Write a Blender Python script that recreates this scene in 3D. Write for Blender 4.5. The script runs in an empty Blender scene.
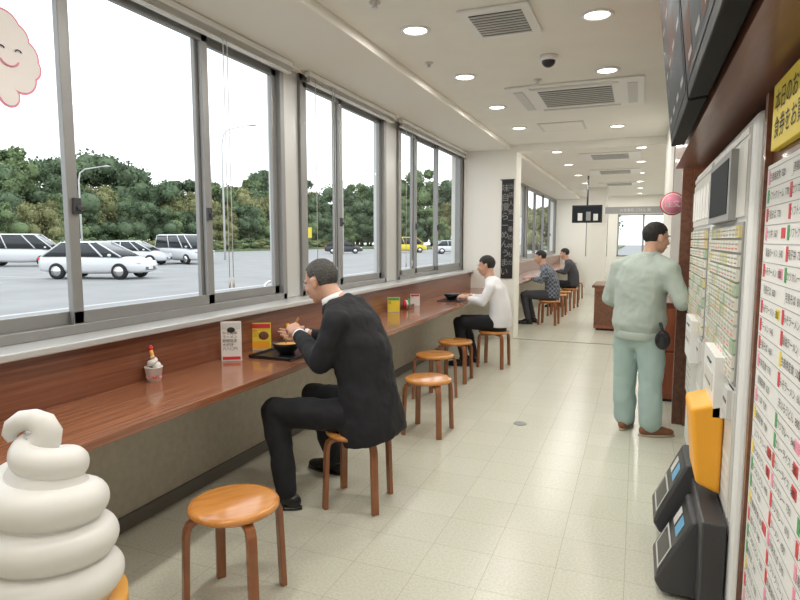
import bpy, bmesh, math, random
from mathutils import Vector, Matrix, Euler, noise
random.seed(7)
V=Vector
scene=bpy.context.scene
COL=scene.collection
try: scene.view_settings.view_transform='Standard'
except Exception: pass

# ---------------------------------------------------------------- materials
def mat(name,col,rough=.5,metal=0,spec=.5,var=0,vscale=8,bump=0,bscale=60,emit=None,estr=0,coat=0,stretch=None,sheen=0):
    m=bpy.data.materials.new(name);m.use_nodes=True
    nt=m.node_tree;N=nt.nodes;L=nt.links;b=N['Principled BSDF']
    b.inputs['Base Color'].default_value=(*col,1);b.inputs['Roughness'].default_value=rough
    b.inputs['Metallic'].default_value=metal;b.inputs['Specular IOR Level'].default_value=spec
    if coat:b.inputs['Coat Weight'].default_value=coat;b.inputs['Coat Roughness'].default_value=.08
    if sheen:b.inputs['Sheen Weight'].default_value=sheen
    if emit:
        b.inputs['Emission Color'].default_value=(*emit,1);b.inputs['Emission Strength'].default_value=estr
    tc=N.new('ShaderNodeTexCoord');src=tc.outputs['Object']
    if stretch:
        mp=N.new('ShaderNodeMapping');mp.inputs['Scale'].default_value=stretch;L.new(src,mp.inputs[0]);src=mp.outputs[0]
    if var:
        n=N.new('ShaderNodeTexNoise');n.inputs['Scale'].default_value=vscale;n.inputs['Detail'].default_value=5
        L.new(src,n.inputs['Vector'])
        r=N.new('ShaderNodeValToRGB');r.color_ramp.elements[0].position=.3;r.color_ramp.elements[1].position=.7
        r.color_ramp.elements[0].color=(*[max(0,c*(1-var)) for c in col],1)
        r.color_ramp.elements[1].color=(*[min(1,c*(1+var)) for c in col],1)
        L.new(n.outputs['Fac'],r.inputs[0]);L.new(r.outputs[0],b.inputs['Base Color'])
    if bump:
        n2=N.new('ShaderNodeTexNoise');n2.inputs['Scale'].default_value=bscale;n2.inputs['Detail'].default_value=4
        L.new(src,n2.inputs['Vector'])
        bp=N.new('ShaderNodeBump');bp.inputs['Strength'].default_value=bump;bp.inputs['Distance'].default_value=.01
        L.new(n2.outputs['Fac'],bp.inputs['Height']);L.new(bp.outputs[0],b.inputs['Normal'])
    return m
def wood(name,c1,c2,rough=.3,scale=(14,1.2,14),coat=.3):
    m=mat(name,c1,rough,coat=coat);nt=m.node_tree;N=nt.nodes;L=nt.links;b=N['Principled BSDF']
    tc=N.new('ShaderNodeTexCoord');mp=N.new('ShaderNodeMapping');mp.inputs['Scale'].default_value=scale
    L.new(tc.outputs['Object'],mp.inputs[0])
    n=N.new('ShaderNodeTexNoise');n.inputs['Scale'].default_value=2.2;n.inputs['Detail'].default_value=6;n.inputs['Roughness'].default_value=.6
    L.new(mp.outputs[0],n.inputs['Vector'])
    r=N.new('ShaderNodeValToRGB');r.color_ramp.elements[0].position=.35;r.color_ramp.elements[1].position=.65
    r.color_ramp.elements[0].color=(*c1,1);r.color_ramp.elements[1].color=(*c2,1)
    L.new(n.outputs['Fac'],r.inputs[0]);L.new(r.outputs[0],b.inputs['Base Color'])
    return m
def tile_mat():
    m=mat('vinyl_tile',(.6,.58,.46),.26,spec=.55);nt=m.node_tree;N=nt.nodes;L=nt.links;b=N['Principled BSDF']
    tc=N.new('ShaderNodeTexCoord')
    br=N.new('ShaderNodeTexBrick');br.offset=0;br.squash=1
    br.inputs['Scale'].default_value=1;br.inputs['Brick Width'].default_value=.305;br.inputs['Row Height'].default_value=.305
    br.inputs['Mortar Size'].default_value=.0018;br.inputs['Mortar Smooth'].default_value=.3;br.inputs['Bias'].default_value=0
    br.inputs['Color1'].default_value=(.64,.635,.53,1);br.inputs['Color2'].default_value=(.61,.605,.50,1);br.inputs['Mortar'].default_value=(.44,.43,.34,1)
    L.new(tc.outputs['Object'],br.inputs['Vector'])
    n=N.new('ShaderNodeTexNoise');n.inputs['Scale'].default_value=80;n.inputs['Detail'].default_value=5;L.new(tc.outputs['Object'],n.inputs['Vector'])
    r=N.new('ShaderNodeValToRGB');r.color_ramp.elements[0].position=.3;r.color_ramp.elements[1].position=.6
    r.color_ramp.elements[0].color=(.84,.84,.82,1);r.color_ramp.elements[1].color=(1,1,1,1);L.new(n.outputs['Fac'],r.inputs[0])
    mx=N.new('ShaderNodeMixRGB');mx.blend_type='MULTIPLY';mx.inputs[0].default_value=1
    L.new(br.outputs['Color'],mx.inputs[1]);L.new(r.outputs[0],mx.inputs[2]);L.new(mx.outputs[0],b.inputs['Base Color'])
    return m
def glass_mat():
    m=bpy.data.materials.new('window_glass');m.use_nodes=True;nt=m.node_tree;N=nt.nodes;L=nt.links
    N.clear();o=N.new('ShaderNodeOutputMaterial');t=N.new('ShaderNodeBsdfTransparent');t.inputs[0].default_value=(.97,.985,.98,1)
    g=N.new('ShaderNodeBsdfGlossy');g.inputs['Roughness'].default_value=.02
    lw=N.new('ShaderNodeLayerWeight');lw.inputs[0].default_value=.25
    ml=N.new('ShaderNodeMath');ml.operation='MULTIPLY';ml.inputs[1].default_value=.35;L.new(lw.outputs['Fresnel'],ml.inputs[0])
    x=N.new('ShaderNodeMixShader');L.new(ml.outputs[0],x.inputs[0]);L.new(t.outputs[0],x.inputs[1]);L.new(g.outputs[0],x.inputs[2]);L.new(x.outputs[0],o.inputs[0])
    return m
def plaid_mat():
    m=mat('plaid_cloth',(.1,.12,.16),.8);nt=m.node_tree;N=nt.nodes;L=nt.links;b=N['Principled BSDF']
    tc=N.new('ShaderNodeTexCoord');c=N.new('ShaderNodeTexChecker');c.inputs['Scale'].default_value=26
    c.inputs['Color1'].default_value=(.05,.06,.09,1);c.inputs['Color2'].default_value=(.20,.22,.25,1)
    L.new(tc.outputs['Object'],c.inputs[0]);L.new(c.outputs[0],b.inputs['Base Color']);return m

M={}
M['floor']=tile_mat()
M['glass']=glass_mat()
M['plaid']=plaid_mat()
M['ceil']=mat('ceiling_paint',(.84,.82,.76),.8,var=.02,vscale=3,bump=.05,bscale=120)
M['beam']=mat('beam_paint',(.82,.79,.72),.8)
M['wall']=mat('wall_paint',(.83,.81,.75),.7,bump=.05,bscale=80)
M['dado']=mat('dado_plaster',(.55,.51,.42),.75,var=.08,vscale=25,bump=.25,bscale=90)
M['base']=mat('baseboard_vinyl',(.16,.15,.13),.5)
M['alu']=mat('brushed_aluminium',(.31,.31,.305),.38,metal=.4,var=.05,vscale=4)
M['alul']=mat('sill_aluminium',(.60,.60,.59),.3,metal=.35)
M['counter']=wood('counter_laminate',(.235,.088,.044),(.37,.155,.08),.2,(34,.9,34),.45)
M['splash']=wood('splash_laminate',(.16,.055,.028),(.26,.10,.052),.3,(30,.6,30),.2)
M['dwood']=wood('dark_wood_laminate',(.13,.048,.026),(.21,.085,.045),.35,(14,1,14),.2)
M['rwood']=wood('red_wood_laminate',(.26,.07,.035),(.36,.12,.06),.35,(10,10,1.2),.2)
M['stool']=wood('stool_seat_wood',(.56,.21,.04),(.70,.31,.08),.22,(2,9,2),.6)
M['sleg']=wood('stool_leg_wood',(.24,.08,.028),(.36,.13,.045),.3,(9,9,1.5),.4)
M['white']=mat('white_plastic',(.82,.82,.80),.35)
M['panelw']=mat('machine_front_panel',(.66,.65,.60),.4)
M['whiteg']=mat('grey_white_plastic',(.62,.62,.60),.4)
M['black']=mat('black_plastic',(.014,.014,.016),.3)
M['dgrey']=mat('dark_grey_plastic',(.055,.055,.06),.4)
M['grey']=mat('mid_grey',(.3,.3,.3),.5)
M['chrome']=mat('chrome_steel',(.7,.7,.7),.2,metal=1)
M['orange']=mat('orange_plastic',(.93,.42,.03),.4)
M['cream']=mat('soft_serve_cream',(.82,.81,.78),.40,var=.02,vscale=5)
M['waffle']=mat('waffle_cone_plastic',(.85,.42,.08),.5)
M['red']=mat('red_print',(.65,.04,.05),.5)
M['green']=mat('green_print',(.08,.35,.12),.5)
M['yellow']=mat('yellow_print',(.85,.66,.06),.5)
M['pink']=mat('pink_print',(.85,.30,.42),.5)
M['paper']=mat('white_paper',(.78,.77,.74),.7)
M['cloudw']=mat('cloud_sticker_white',(.85,.80,.78),.6)
M['ink']=mat('black_ink',(.02,.02,.02),.6)
M['ink2']=mat('faded_ink',(.26,.25,.23),.6)
M['btn']=mat('button_clear',(.82,.81,.70),.2)
M['btng']=mat('button_green',(.50,.64,.45),.2)
M['btny']=mat('button_yellow',(.80,.68,.32),.2)
M['screen']=mat('dim_screen',(.012,.013,.015),.6,spec=.08,emit=(.25,.3,.34),estr=.04)
M['bezel']=mat('monitor_bezel',(.012,.012,.013),.6,spec=.12)
M['pic1']=mat('menu_picture_brown',(.09,.045,.03),.7,spec=.05)
M['pic2']=mat('menu_picture_grey',(.06,.065,.07),.7,spec=.05)
M['pic3']=mat('menu_caption',(.28,.28,.27),.7,spec=.05)
M['blue']=mat('blue_label',(.10,.36,.62),.3)
M['lamp']=mat('lamp_lens',(1,1,1),.5,emit=(1,.97,.90),estr=7)
M['suit']=mat('black_suit_wool',(.011,.011,.014),.85,bump=.4,bscale=22)
M['trouser']=mat('black_trouser',(.010,.010,.013),.85,bump=.4,bscale=20)
M['shirt']=mat('white_shirt',(.82,.82,.84),.8,bump=.4,bscale=16)
M['dshirt']=mat('dark_jacket_cloth',(.05,.05,.06),.8)
M['skin']=mat('skin',(.60,.35,.245),.5,var=.06,vscale=20)
M['hairb']=mat('black_hair',(.012,.010,.009),.6,bump=.8,bscale=140)
M['hairg']=mat('greying_hair',(.085,.08,.075),.75,var=.45,vscale=110,bump=.9,bscale=160)
M['work']=mat('sage_work_jacket',(.42,.48,.43),.85,bump=.5,bscale=14)
M['workp']=mat('sage_work_trouser',(.38,.50,.47),.85,bump=.5,bscale=12)
M['shoeb']=mat('black_leather',(.01,.01,.01),.25)
M['shoebr']=mat('brown_leather',(.22,.09,.04),.5)
M['sole']=mat('shoe_sole',(.45,.38,.28),.7)
M['asphalt']=mat('asphalt',(.32,.32,.32),.85,var=.10,vscale=.6)
M['line']=mat('road_paint',(.55,.55,.55),.7)
M['grass']=mat('grass_verge',(.16,.20,.10),.9,var=.3,vscale=1)
M['carw']=mat('white_car_paint',(.72,.73,.75),.25,coat=.5)
M['cars']=mat('silver_car_paint',(.5,.52,.54),.25,metal=.2,coat=.5)
M['cargl']=mat('car_glass',(.03,.035,.04),.12)
M['tyre']=mat('tyre_rubber',(.02,.02,.02),.8)
M['leaf1']=mat('leaf_green',(.18,.24,.12),.95,spec=.15,var=.25,vscale=.35)  # all three leaf colours are lightened and greyed to paint in haze
M['leaf2']=mat('leaf_dark',(.135,.185,.11),.95,spec=.15,var=.25,vscale=.35)
M['leaf3']=mat('leaf_olive',(.26,.265,.13),.95,spec=.15,var=.25,vscale=.35)
M['bark']=mat('bark',(.15,.12,.09),.9)

# ---------------------------------------------------------------- mesh builder
class MB:
    def __init__(s): s.v=[];s.f=[];s.m=[];s.s=[];s.mats=[]
    def mi(s,m):
        m=M[m] if isinstance(m,str) else m
        if m not in s.mats:s.mats.append(m)
        return s.mats.index(m)
    def add(s,vs,fs,m,smooth=False,T=None):
        o=len(s.v);s.v+= [tuple(T@V(v)) if T else tuple(v) for v in vs]
        i=s.mi(m)
        for f in fs:s.f.append([o+k for k in f]);s.m.append(i);s.s.append(smooth)
        return s
    def box(s,x0,x1,y0,y1,z0,z1,m,T=None):
        vs=[(x,y,z) for x in(x0,x1) for y in(y0,y1) for z in(z0,z1)]
        return s.add(vs,[(0,1,3,2),(4,6,7,5),(0,4,5,1),(2,3,7,6),(0,2,6,4),(1,5,7,3)],m,False,T)
    def loft(s,rings,m,smooth=True,caps=True,closed=True,T=None):
        n=len(rings[0]);vs=[p for r in rings for p in r];fs=[]
        for i in range(len(rings)-1):
            for j in range(n if closed else n-1):
                k=(j+1)%n;fs.append((i*n+j,i*n+k,(i+1)*n+k,(i+1)*n+j))
        if caps:
            fs.append(tuple(range(n))[::-1]);fs.append(tuple((len(rings)-1)*n+j for j in range(n)))
        return s.add(vs,fs,m,smooth,T)
    def tube(s,pts,rad,m,n=12,smooth=True,T=None,sx=1):
        pts=[V(p) for p in pts]
        if not isinstance(rad,(list,tuple)):rad=[rad]*len(pts)
        rings=[];pu=None
        for i,p in enumerate(pts):
            d=(pts[min(i+1,len(pts)-1)]-pts[max(i-1,0)]).normalized()
            if pu is None:
                a=V((0,0,1)) if abs(d.z)<.9 else V((1,0,0));u=d.cross(a).normalized()
            else:
                u=(pu-d*pu.dot(d)).normalized()
            pu=u;w=d.cross(u)
            rings.append([p+(u*math.cos(t)*sx+w*math.sin(t))*rad[i] for t in [2*math.pi*k/n for k in range(n)]])
        return s.loft(rings,m,smooth,T=T)
    def lathe(s,prof,m,c=(0,0,0),n=32,smooth=True,T=None):
        rings=[[(c[0]+r*math.cos(2*math.pi*k/n),c[1]+r*math.sin(2*math.pi*k/n),c[2]+z) for k in range(n)] for r,z in prof]
        return s.loft(rings,m,smooth,T=T)
    def ell(s,c,r,m,n=16,T=None,R=None):
        c=V(c);vs=[];fs=[];h=n//2
        for i in range(h+1):
            th=math.pi*i/h
            for j in range(n):
                ph=2*math.pi*j/n
                p=V((r[0]*math.sin(th)*math.cos(ph),r[1]*math.sin(th)*math.sin(ph),r[2]*math.cos(th)))
                if R:p=R@p
                vs.append(c+p)
        for i in range(h):
            for j in range(n):
                k=(j+1)%n
                fs.append((i*n+j,(i+1)*n+j,(i+1)*n+k,i*n+k))
        return s.add(vs,fs,m,True,T)
    def build(s,name,parent=None,bevel=0,loc=None,rot=None,seg=2):
        me=bpy.data.meshes.new(name);me.from_pydata([tuple(v) for v in s.v],[],s.f)
        for m in s.mats:me.materials.append(m)
        for i,p in enumerate(me.polygons):p.material_index=s.m[i];p.use_smooth=s.s[i]
        bm=bmesh.new();bm.from_mesh(me);bmesh.ops.remove_doubles(bm,verts=bm.verts,dist=1e-5)
        bmesh.ops.recalc_face_normals(bm,faces=bm.faces);bm.to_mesh(me);bm.free();me.update()
        o=bpy.data.objects.new(name,me);COL.objects.link(o)
        if bevel:
            b=o.modifiers.new('bevel','BEVEL');b.width=bevel;b.segments=seg;b.limit_method='ANGLE';b.angle_limit=math.radians(50)
        if loc:o.location=loc
        if rot:o.rotation_euler=rot
        if parent:o.parent=parent
        return o
def empty(name,loc=(0,0,0),rot=(0,0,0)):
    e=bpy.data.objects.new(name,None);e.empty_display_size=.1;COL.objects.link(e);e.location=loc;e.rotation_euler=rot;return e
def bake(o,name,mats):
    dg=bpy.context.evaluated_depsgraph_get();dg.update()
    me=bpy.data.meshes.new_from_object(o.evaluated_get(dg))
    me.name=name;par=o.parent;mw=o.matrix_basis.copy();bpy.data.objects.remove(o)
    me.materials.clear()
    for m in mats:me.materials.append(m)
    n=bpy.data.objects.new(name,me);COL.objects.link(n);n.parent=par;n.matrix_basis=mw
    return n
_tex=bpy.data.textures.new('folds','CLOUDS');_tex.noise_scale=.13
def fuse(mb,name,m,voxel,parent,smooth=6,folds=0,flat=False,zmin=None):
    o=mb.build(name,parent)
    r=o.modifiers.new('r','REMESH');r.mode='VOXEL';r.voxel_size=voxel
    sm=o.modifiers.new('s','SMOOTH');sm.iterations=smooth;sm.factor=.5
    if folds:
        d=o.modifiers.new('d','DISPLACE');d.texture=_tex;d.strength=folds;d.mid_level=.5;d.texture_coords='LOCAL'
    n=bake(o,name,[M[m]])
    for p in n.data.polygons:p.use_smooth=True;p.material_index=0
    if flat:
        for v in n.data.vertices:
            if v.co.z<.002:v.co.z=.002
    return n
def text(body,size,loc,axes,m,parent,name='lettering',align='LEFT',sp=1.0,ext=.0):
    c=bpy.data.curves.new(name,'FONT');c.body=body;c.size=size;c.align_x=align;c.space_line=sp;c.extrude=ext
    o=bpy.data.objects.new(name,c);COL.objects.link(o)
    x,y=V(axes[0]),V(axes[1]);z=x.cross(y)
    dg=bpy.context.evaluated_depsgraph_get();me=bpy.data.meshes.new_from_object(o.evaluated_get(dg));bpy.data.objects.remove(o)
    me.materials.clear();me.materials.append(M[m])
    n=bpy.data.objects.new(name,me);COL.objects.link(n)
    R=Matrix((x,y,z)).transposed().to_4x4()
    n.matrix_basis=Matrix.Translation(V(loc))@R;n.parent=parent
    return n
AX_L=((0,-1,0),(0,0,1))   # readable looking +X
AX_R=((0,1,0),(0,0,1))    # readable looking -X
AX_F=((1,0,0),(0,0,1))    # readable looking +Y

# ---------------------------------------------------------------- camera
cam=bpy.data.cameras.new('camera');co=bpy.data.objects.new('camera',cam);COL.objects.link(co)
cam.sensor_width=36;cam.lens=590/800*36;cam.clip_start=.05;cam.clip_end=500
p=math.atan(60/590);th=math.atan(238*math.cos(p)/590)
co.location=(0,0,1.55);co.rotation_euler=(math.pi/2-p,0,th);scene.camera=co

# ---------------------------------------------------------------- world
w=bpy.data.worlds.new('overcast');scene.world=w;w.use_nodes=True
nt=w.node_tree;bg=nt.nodes['Background']
tc=nt.nodes.new('ShaderNodeTexCoord');sx=nt.nodes.new('ShaderNodeSeparateXYZ');rp=nt.nodes.new('ShaderNodeValToRGB')
nt.links.new(tc.outputs['Generated'],sx.inputs[0]);nt.links.new(sx.outputs['Z'],rp.inputs[0]);nt.links.new(rp.outputs[0],bg.inputs[0])
rp.color_ramp.elements[0].color=(.90,.93,.95,1);rp.color_ramp.elements[1].color=(.88,.94,1,1)
bg.inputs[1].default_value=2.0

# ---------------------------------------------------------------- room shell
YE=21.0;YB=-1.2;XL=-2.65;XR=.95;CZ=3.0
MB().box(-2.9,1.1,YB-.1,YE+.1,-.1,0,'floor').build('floor')
MB().box(-1.87,XR+.1,YB-.1,YE+.1,CZ,CZ+.1,'ceil').box(-2.9,-1.87,YB-.1,YE+.1,2.93,3.1,'beam').build('ceiling')
wl=MB().box(-2.8,-2.5,YB,YE,0,1.04,'dado').box(-2.8,-2.6,YB,YE,2.91,2.93,'wall')
wl.box(-2.8,-2.6,9.2,9.45,1.04,2.93,'wall').box(-2.8,-2.6,YB,.2,1.04,2.93,'wall')
wl.build('wall_left')
MB().box(XR,XR+.1,YB,YE,0,3.1,'wall').build('wall_right')
MB().box(-2.9,1.05,YB-.1,YB,0,3.1,'wall').build('wall_near')
we=MB().box(-2.9,-1.65,YE,YE+.1,0,3.1,'wall').box(-1.65,1.05,YE,YE+.1,2.4,3.1,'wall').box(-1.65,1.05,YE,YE+.1,0,1.0,'wall').box(-.95,-.65,YE,YE+.1,1,2.4,'wall')
we.build('wall_far')
MB().box(-2.5,-2.485,YB,9.2,0,.08,'base').build('baseboard_left')
MB().box(-2.62,-1.77,9.2,9.6,0,3.0,'wall').build('wall_column')
MB().box(-1.77,XR,9.2,9.35,2.89,3.0,'ceil').build('trim_1')
MB().box(-1.77,XR,9.2,9.24,0,.006,'alu').build('trim_2')
MB().box(.42,XR,.2,2.44,0,2.08,'dwood').build('wall_right_cladding')
MB().box(.24,XR,.2,4.95,2.08,3.0,'dwood').build('wall_right_fascia')
MB().box(.40,XR,5.35,5.6,0,2.35,'dwood').box(.32,.4,5.38,5.46,0,2.35,'dwood').build('wall_right_return')
MB().box(.32,XR,6.9,9.2,0,3.0,'wall').build('wall_right_back')
MB().box(.80,.84,5.62,6.88,0.0,2.4,'dgrey').build('wall_right_shade_panel')  # dark grey sheet standing in for the gloom of the kitchen opening

MB().box(-2.74,-2.42,YB,9.2,1.04,1.075,'alul').build('trim_3',bevel=.006)
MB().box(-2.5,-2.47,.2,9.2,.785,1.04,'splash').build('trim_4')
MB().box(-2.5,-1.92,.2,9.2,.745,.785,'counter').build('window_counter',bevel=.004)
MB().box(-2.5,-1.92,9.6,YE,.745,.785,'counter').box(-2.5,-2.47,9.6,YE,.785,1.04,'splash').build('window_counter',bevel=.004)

# windows
def window(n,y0,y1,stiles):
    e=empty('window_%d'%n)
    z0,z1=1.075,2.91
    m=MB();fx0,fx1=-2.72,-2.62
    m.box(fx0,fx1,y0,y1,z0,z0+.05,'alu').box(fx0,fx1,y0,y1,z1-.05,z1,'alu')
    m.box(fx0,fx1,y0,y0+.05,z0,z1,'alu').box(fx0,fx1,y1-.05,y1,z0,z1,'alu')
    m.build('outer_frame',e,bevel=.004)
    m=MB()
    ys=[y0+.05]+stiles+[y1-.05]
    for i in range(len(ys)-1):
        a,b=ys[i],ys[i+1];xo=-2.69 if i%2 else -2.655
        sw=.06
        if i>0:a-=.012
        if i<len(ys)-2:b+=.012
        if i>0:a-=.03
        if i<len(ys)-2:b+=.03
        m.box(xo,xo+.03,a,a+sw,z0+.05,z1-.05,'alu').box(xo,xo+.03,b-sw,b,z0+.05,z1-.05,'alu')
        m.box(xo,xo+.03,a,b,z0+.05,z0+.115,'alu').box(xo,xo+.03,a,b,z1-.1,z1-.05,'alu')
    m.build('sashes',e,bevel=.003)
    g=MB().add([(-2.672,y0+.06,z0+.06),(-2.672,y1-.06,z0+.06),(-2.672,y1-.06,z1-.06),(-2.672,y0+.06,z1-.06)],[(0,1,2,3)],'glass')
    g.build('pane',e)
    lk=MB()
    for s_ in stiles:
        lk.box(-2.625,-2.605,s_-.02,s_+.02,1.68,1.76,'dgrey').box(-2.605,-2.59,s_-.008,s_+.03,1.70,1.72,'dgrey')
    lk.build('latch',e,bevel=.003)
window(1,.2,4.08,[1.14,2.17,3.16])
window(2,4.32,6.12,[5.03])
window(3,6.48,9.18,[7.08,7.97])
window(4,9.62,15,[11,12.5,13.7])
window(5,15.2,20.9,[16.5,18,19.4])
for a,b in ((4.08,4.32),(6.12,6.48),(15,15.2)):
    MB().box(-2.78,-2.64,a,b,1.075,2.91,'alul').build('wall_mullion_post',bevel=.01)
e=empty('window_6');m=MB()
for a,b in ((-1.65,-.95),(-.65,.95)):
    m.box(a,b,YE,YE+.06,1,1.05,'alu').box(a,b,YE,YE+.06,2.35,2.4,'alu').box(a,a+.05,YE,YE+.06,1,2.4,'alu').box(b-.05,b,YE,YE+.06,1,2.4,'alu')
    m.box((a+b)/2-.03,(a+b)/2+.03,YE,YE+.06,1,2.4,'alu')
m.build('frame',e)
MB().box(-1.65,.95,YE+.03,YE+.032,1,2.4,'glass').build('pane',e)

def blind(y0,y1,cords):
    e=empty('window_blind')
    MB().box(-2.59,-2.54,y0,y1,2.885,2.925,'white').build('headrail',e,bevel=.004)
    m=MB()
    for k in range(8):
        z=2.882-k*.0045;m.box(-2.585,-2.545,y0+.02,y1-.02,z-.0015,z,'paper')
    m.box(-2.585,-2.545,y0+.02,y1-.02,2.835,2.845,'white')
    m.build('slats',e)
    if cords:
        m=MB()
        for yy in cords:
            m.tube([(-2.53,yy,2.88),(-2.53,yy,1.30)],.003,'whiteg',6);m.tube([(-2.53,yy,1.30),(-2.53,yy,1.23)],.008,'whiteg',8)
        m.build('cords',e)
blind(.25,2.05,[]);blind(2.1,4.1,[3.24,3.28]);blind(4.35,6.2,[4.42,4.72,4.76]);blind(6.4,9.15,[6.5,6.7])

# cloud sticker on glass
e=empty('cloud_sticker',(-2.615,1.83,2.36));e.scale=(1,.86,.86)
m=MB()
bl=[(0,.0,.12),(.12,.02,.08),(-.10,.05,.10),(.02,.13,.09),(.10,-.09,.08),(-.03,-.13,.09),(.15,-.03,.06),(.08,.10,.07),(.03,-.2,.05)]
for k,(y,z,r) in enumerate(bl):
    for dr,x,mm in ((.012,0,'pink'),(0,.003,'cloudw')):
        m.add([(x+k*.0002,y+(r+dr)*math.cos(t),z+(r+dr)*math.sin(t)) for t in [2*math.pi*j/32 for j in range(32)]],[tuple(range(32))],mm)
m.build('cloud_print',e)
m=MB()
m.tube([(.008,.04+.05*math.cos(t),-.01+.04*math.sin(t)) for t in [math.pi*(1.1+.08*i) for i in range(11)]],.004,'pink',6)
for yy in (.0,.09):m.tube([(.008,yy+.015*math.cos(t),.03+.012*math.sin(t)) for t in [math.pi*i/6 for i in range(7)]],.003,'ink',6)
m.build('face_print',e)

# ---------------------------------------------------------------- ceiling fixtures
def downlight(x,y,power=10.5):
    e=empty('ceiling_downlight',(x,y,CZ))
    MB().lathe([(.105,0),(.105,-.006),(.085,-.010),(.078,-.004),(.078,0)],'white',n=28).build('trim_ring',e)
    MB().lathe([(.0005,-.003),(.078,-.003),(.078,-.001),(.0005,-.001)],'lamp',n=28).build('lens',e)
    l=bpy.data.lights.new('downlight_lamp','AREA');l.shape='DISK';l.size=.15;l.energy=power;l.color=(1,.965,.905)
    o=bpy.data.objects.new('lamp',l);COL.objects.link(o);o.parent=e;o.location=(0,0,-.016)
for y in (.1,1.4,2.7,4.0,5.27,6.57,7.87):downlight(-1.49,y)
for y in (.2,1.5,2.85,4.17,5.52,6.85,8.2):downlight(-.30,y)
for y in (10.2,12,14,16,18,20):downlight(-1.3,y,12);downlight(.0,y,12)
def vent(name,x,y,w_,l_,gw,gl):
    e=empty(name,(x,y,CZ))
    m=MB().box(-w_/2,w_/2,-l_/2,l_/2,-.02,0,'white');m.build('panel',e,bevel=.008)
    m=MB().box(-gw/2,gw/2,-gl/2,gl/2,-.022,-.0201,'dgrey')
    n=9
    for k in range(n):
        yy=-gl/2+gl*(k+.5)/n;m.box(-gw/2,gw/2,yy-gl/n*.18,yy+gl/n*.18,-.028,-.022,'whiteg')
    m.build('grille',e)
    return e
vent('ceiling_vent',-.90,4.05,.46,.56,.34,.42)
ac=vent('ceiling_air_conditioner',-.62,6.35,1.25,1.15,.68,.72)
m=MB()
for s_ in (-1,1):
    m.box(s_*.52-.045,s_*.52+.045,-.42,.42,-.026,-.0205,'whiteg').box(-.40,.40,s_*.48-.03,s_*.48+.03,-.026,-.0205,'whiteg')
m.build('louvres',ac)
e=empty('ceiling_access_hatch',(-.95,7.95,CZ));MB().box(-.28,.28,-.28,.28,-.008,0,'whiteg').box(-.25,.25,-.25,.25,-.011,-.008,'ceil').build('hatch_panel',e)
for y in (11,13.5,16.5):vent('ceiling_air_conditioner',-.5,y,1.0,.9,.6,.6)
e=empty('dome_security_camera',(-.71,4.93,CZ))
MB().lathe([(.0,-.0),(.07,0),(.07,-.035),(.06,-.04)],'white').build('housing',e)
MB().ell((0,0,-.04),(.055,.055,.05),'black').build('dome',e)
for x,y in ((-1.55,3.45),(-1.65,4.75),(-1.2,2.6),(-.9,5.6)):
    MB().lathe([(.035,0),(.035,-.008),(.012,-.012),(.012,-.03),(.02,-.032),(.02,-.036),(.0005,-.036)],'whiteg',n=16).build('fire_sprinkler',loc=(x,y,CZ))
MB().lathe([(.0005,.004),(.05,.004),(.055,0),(.0005,0)],'grey',n=24).build('floor_drain',loc=(-.87,4.9,.001))

# ---------------------------------------------------------------- stools
def stool(x,y,rot=.78):
    e=empty('round_wooden_stool',(x,y,0),(0,0,rot))
    MB().lathe([(.0005,.45),(.165,.45),(.183,.447),(.19,.438),(.19,.428),(.183,.42),(.0005,.42)],'stool',n=40).build('seat',e)
    m=MB()
    for k in range(4):
        a=k*math.pi/2;ca,sa=math.cos(a),math.sin(a)
        path=[(.05,.408),(.12,.408),(.165,.405),(.188,.393),(.198,.37),(.202,.34),(.207,.2),(.214,0)]
        rings=[]
        for i,(r,z) in enumerate(path):
            r0,z0=path[max(i-1,0)];r1,z1=path[min(i+1,len(path)-1)]
            d=V((r1-r0,z1-z0)).normalized();n_=V((-d.y,d.x))*.0125
            w_=.021
            q=[]
            for (sn,sw) in ((1,1),(1,-1),(-1,-1),(-1,1)):
                rr=r+n_.x*sn;zz=max(0,z+n_.y*sn)
                q.append((rr*ca-sw*w_*sa,rr*sa+sw*w_*ca,zz))
            rings.append(q)
        m.loft(rings,'sleg',smooth=False)
    m.tube([(-.16,0,.398),(.16,0,.398)],.012,'sleg',8).tube([(0,-.16,.398),(0,.16,.398)],.012,'sleg',8)
    m.build('bentwood_legs',e,bevel=.004)
for x,y,r in ((-1.55,1.97,.98),(-1.49,3.05,.9),(-1.53,4.42,.75),(-1.80,5.40,.5),(-1.83,6.2,.8),(-1.60,7.09,.7),(-1.48,11.06,.7),(-1.5,12.4,.7),(-1.42,14.06,.6),(-1.5,13.2,.6),(-1.5,15.1,.6),(-1.5,16.2,.6)):stool(x,y,r)

# ---------------------------------------------------------------- people
def frame(f,up=V((0,0,1))):
    f=V(f).normalized();s=f.cross(up).normalized();u=s.cross(f)  # s=right
    return f,s,u
def limb(mb,pts,rad,m,n=18):
    P=[V(p) for p in pts]
    for i in range(len(P)-1):
        mb.tube([P[i],P[i].lerp(P[i+1],.5),P[i+1]],[rad[i],(rad[i]+rad[i+1])/2*1.02,rad[i+1]],m,n)
    for q,r in zip(P,rad):mb.ell(q,(r,r,r),m,n)
def torso(mb,secs,f,m,n=28):
    rings=[]
    for i,(c,hw,hd) in enumerate(secs):
        c=V(c);a=V(secs[max(i-1,0)][0]);b=V(secs[min(i+1,len(secs)-1)][0]);up=(b-a).normalized()
        ff=V(f);s_=ff.cross(up).normalized();fw=up.cross(s_).normalized()
        rings.append([c+s_*hw*math.copysign(abs(math.cos(t))**.85,math.cos(t))+fw*hd*math.copysign(abs(math.sin(t))**.85,math.sin(t)) for t in [2*math.pi*k/n for k in range(n)]])
    mb.loft(rings,m)
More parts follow.
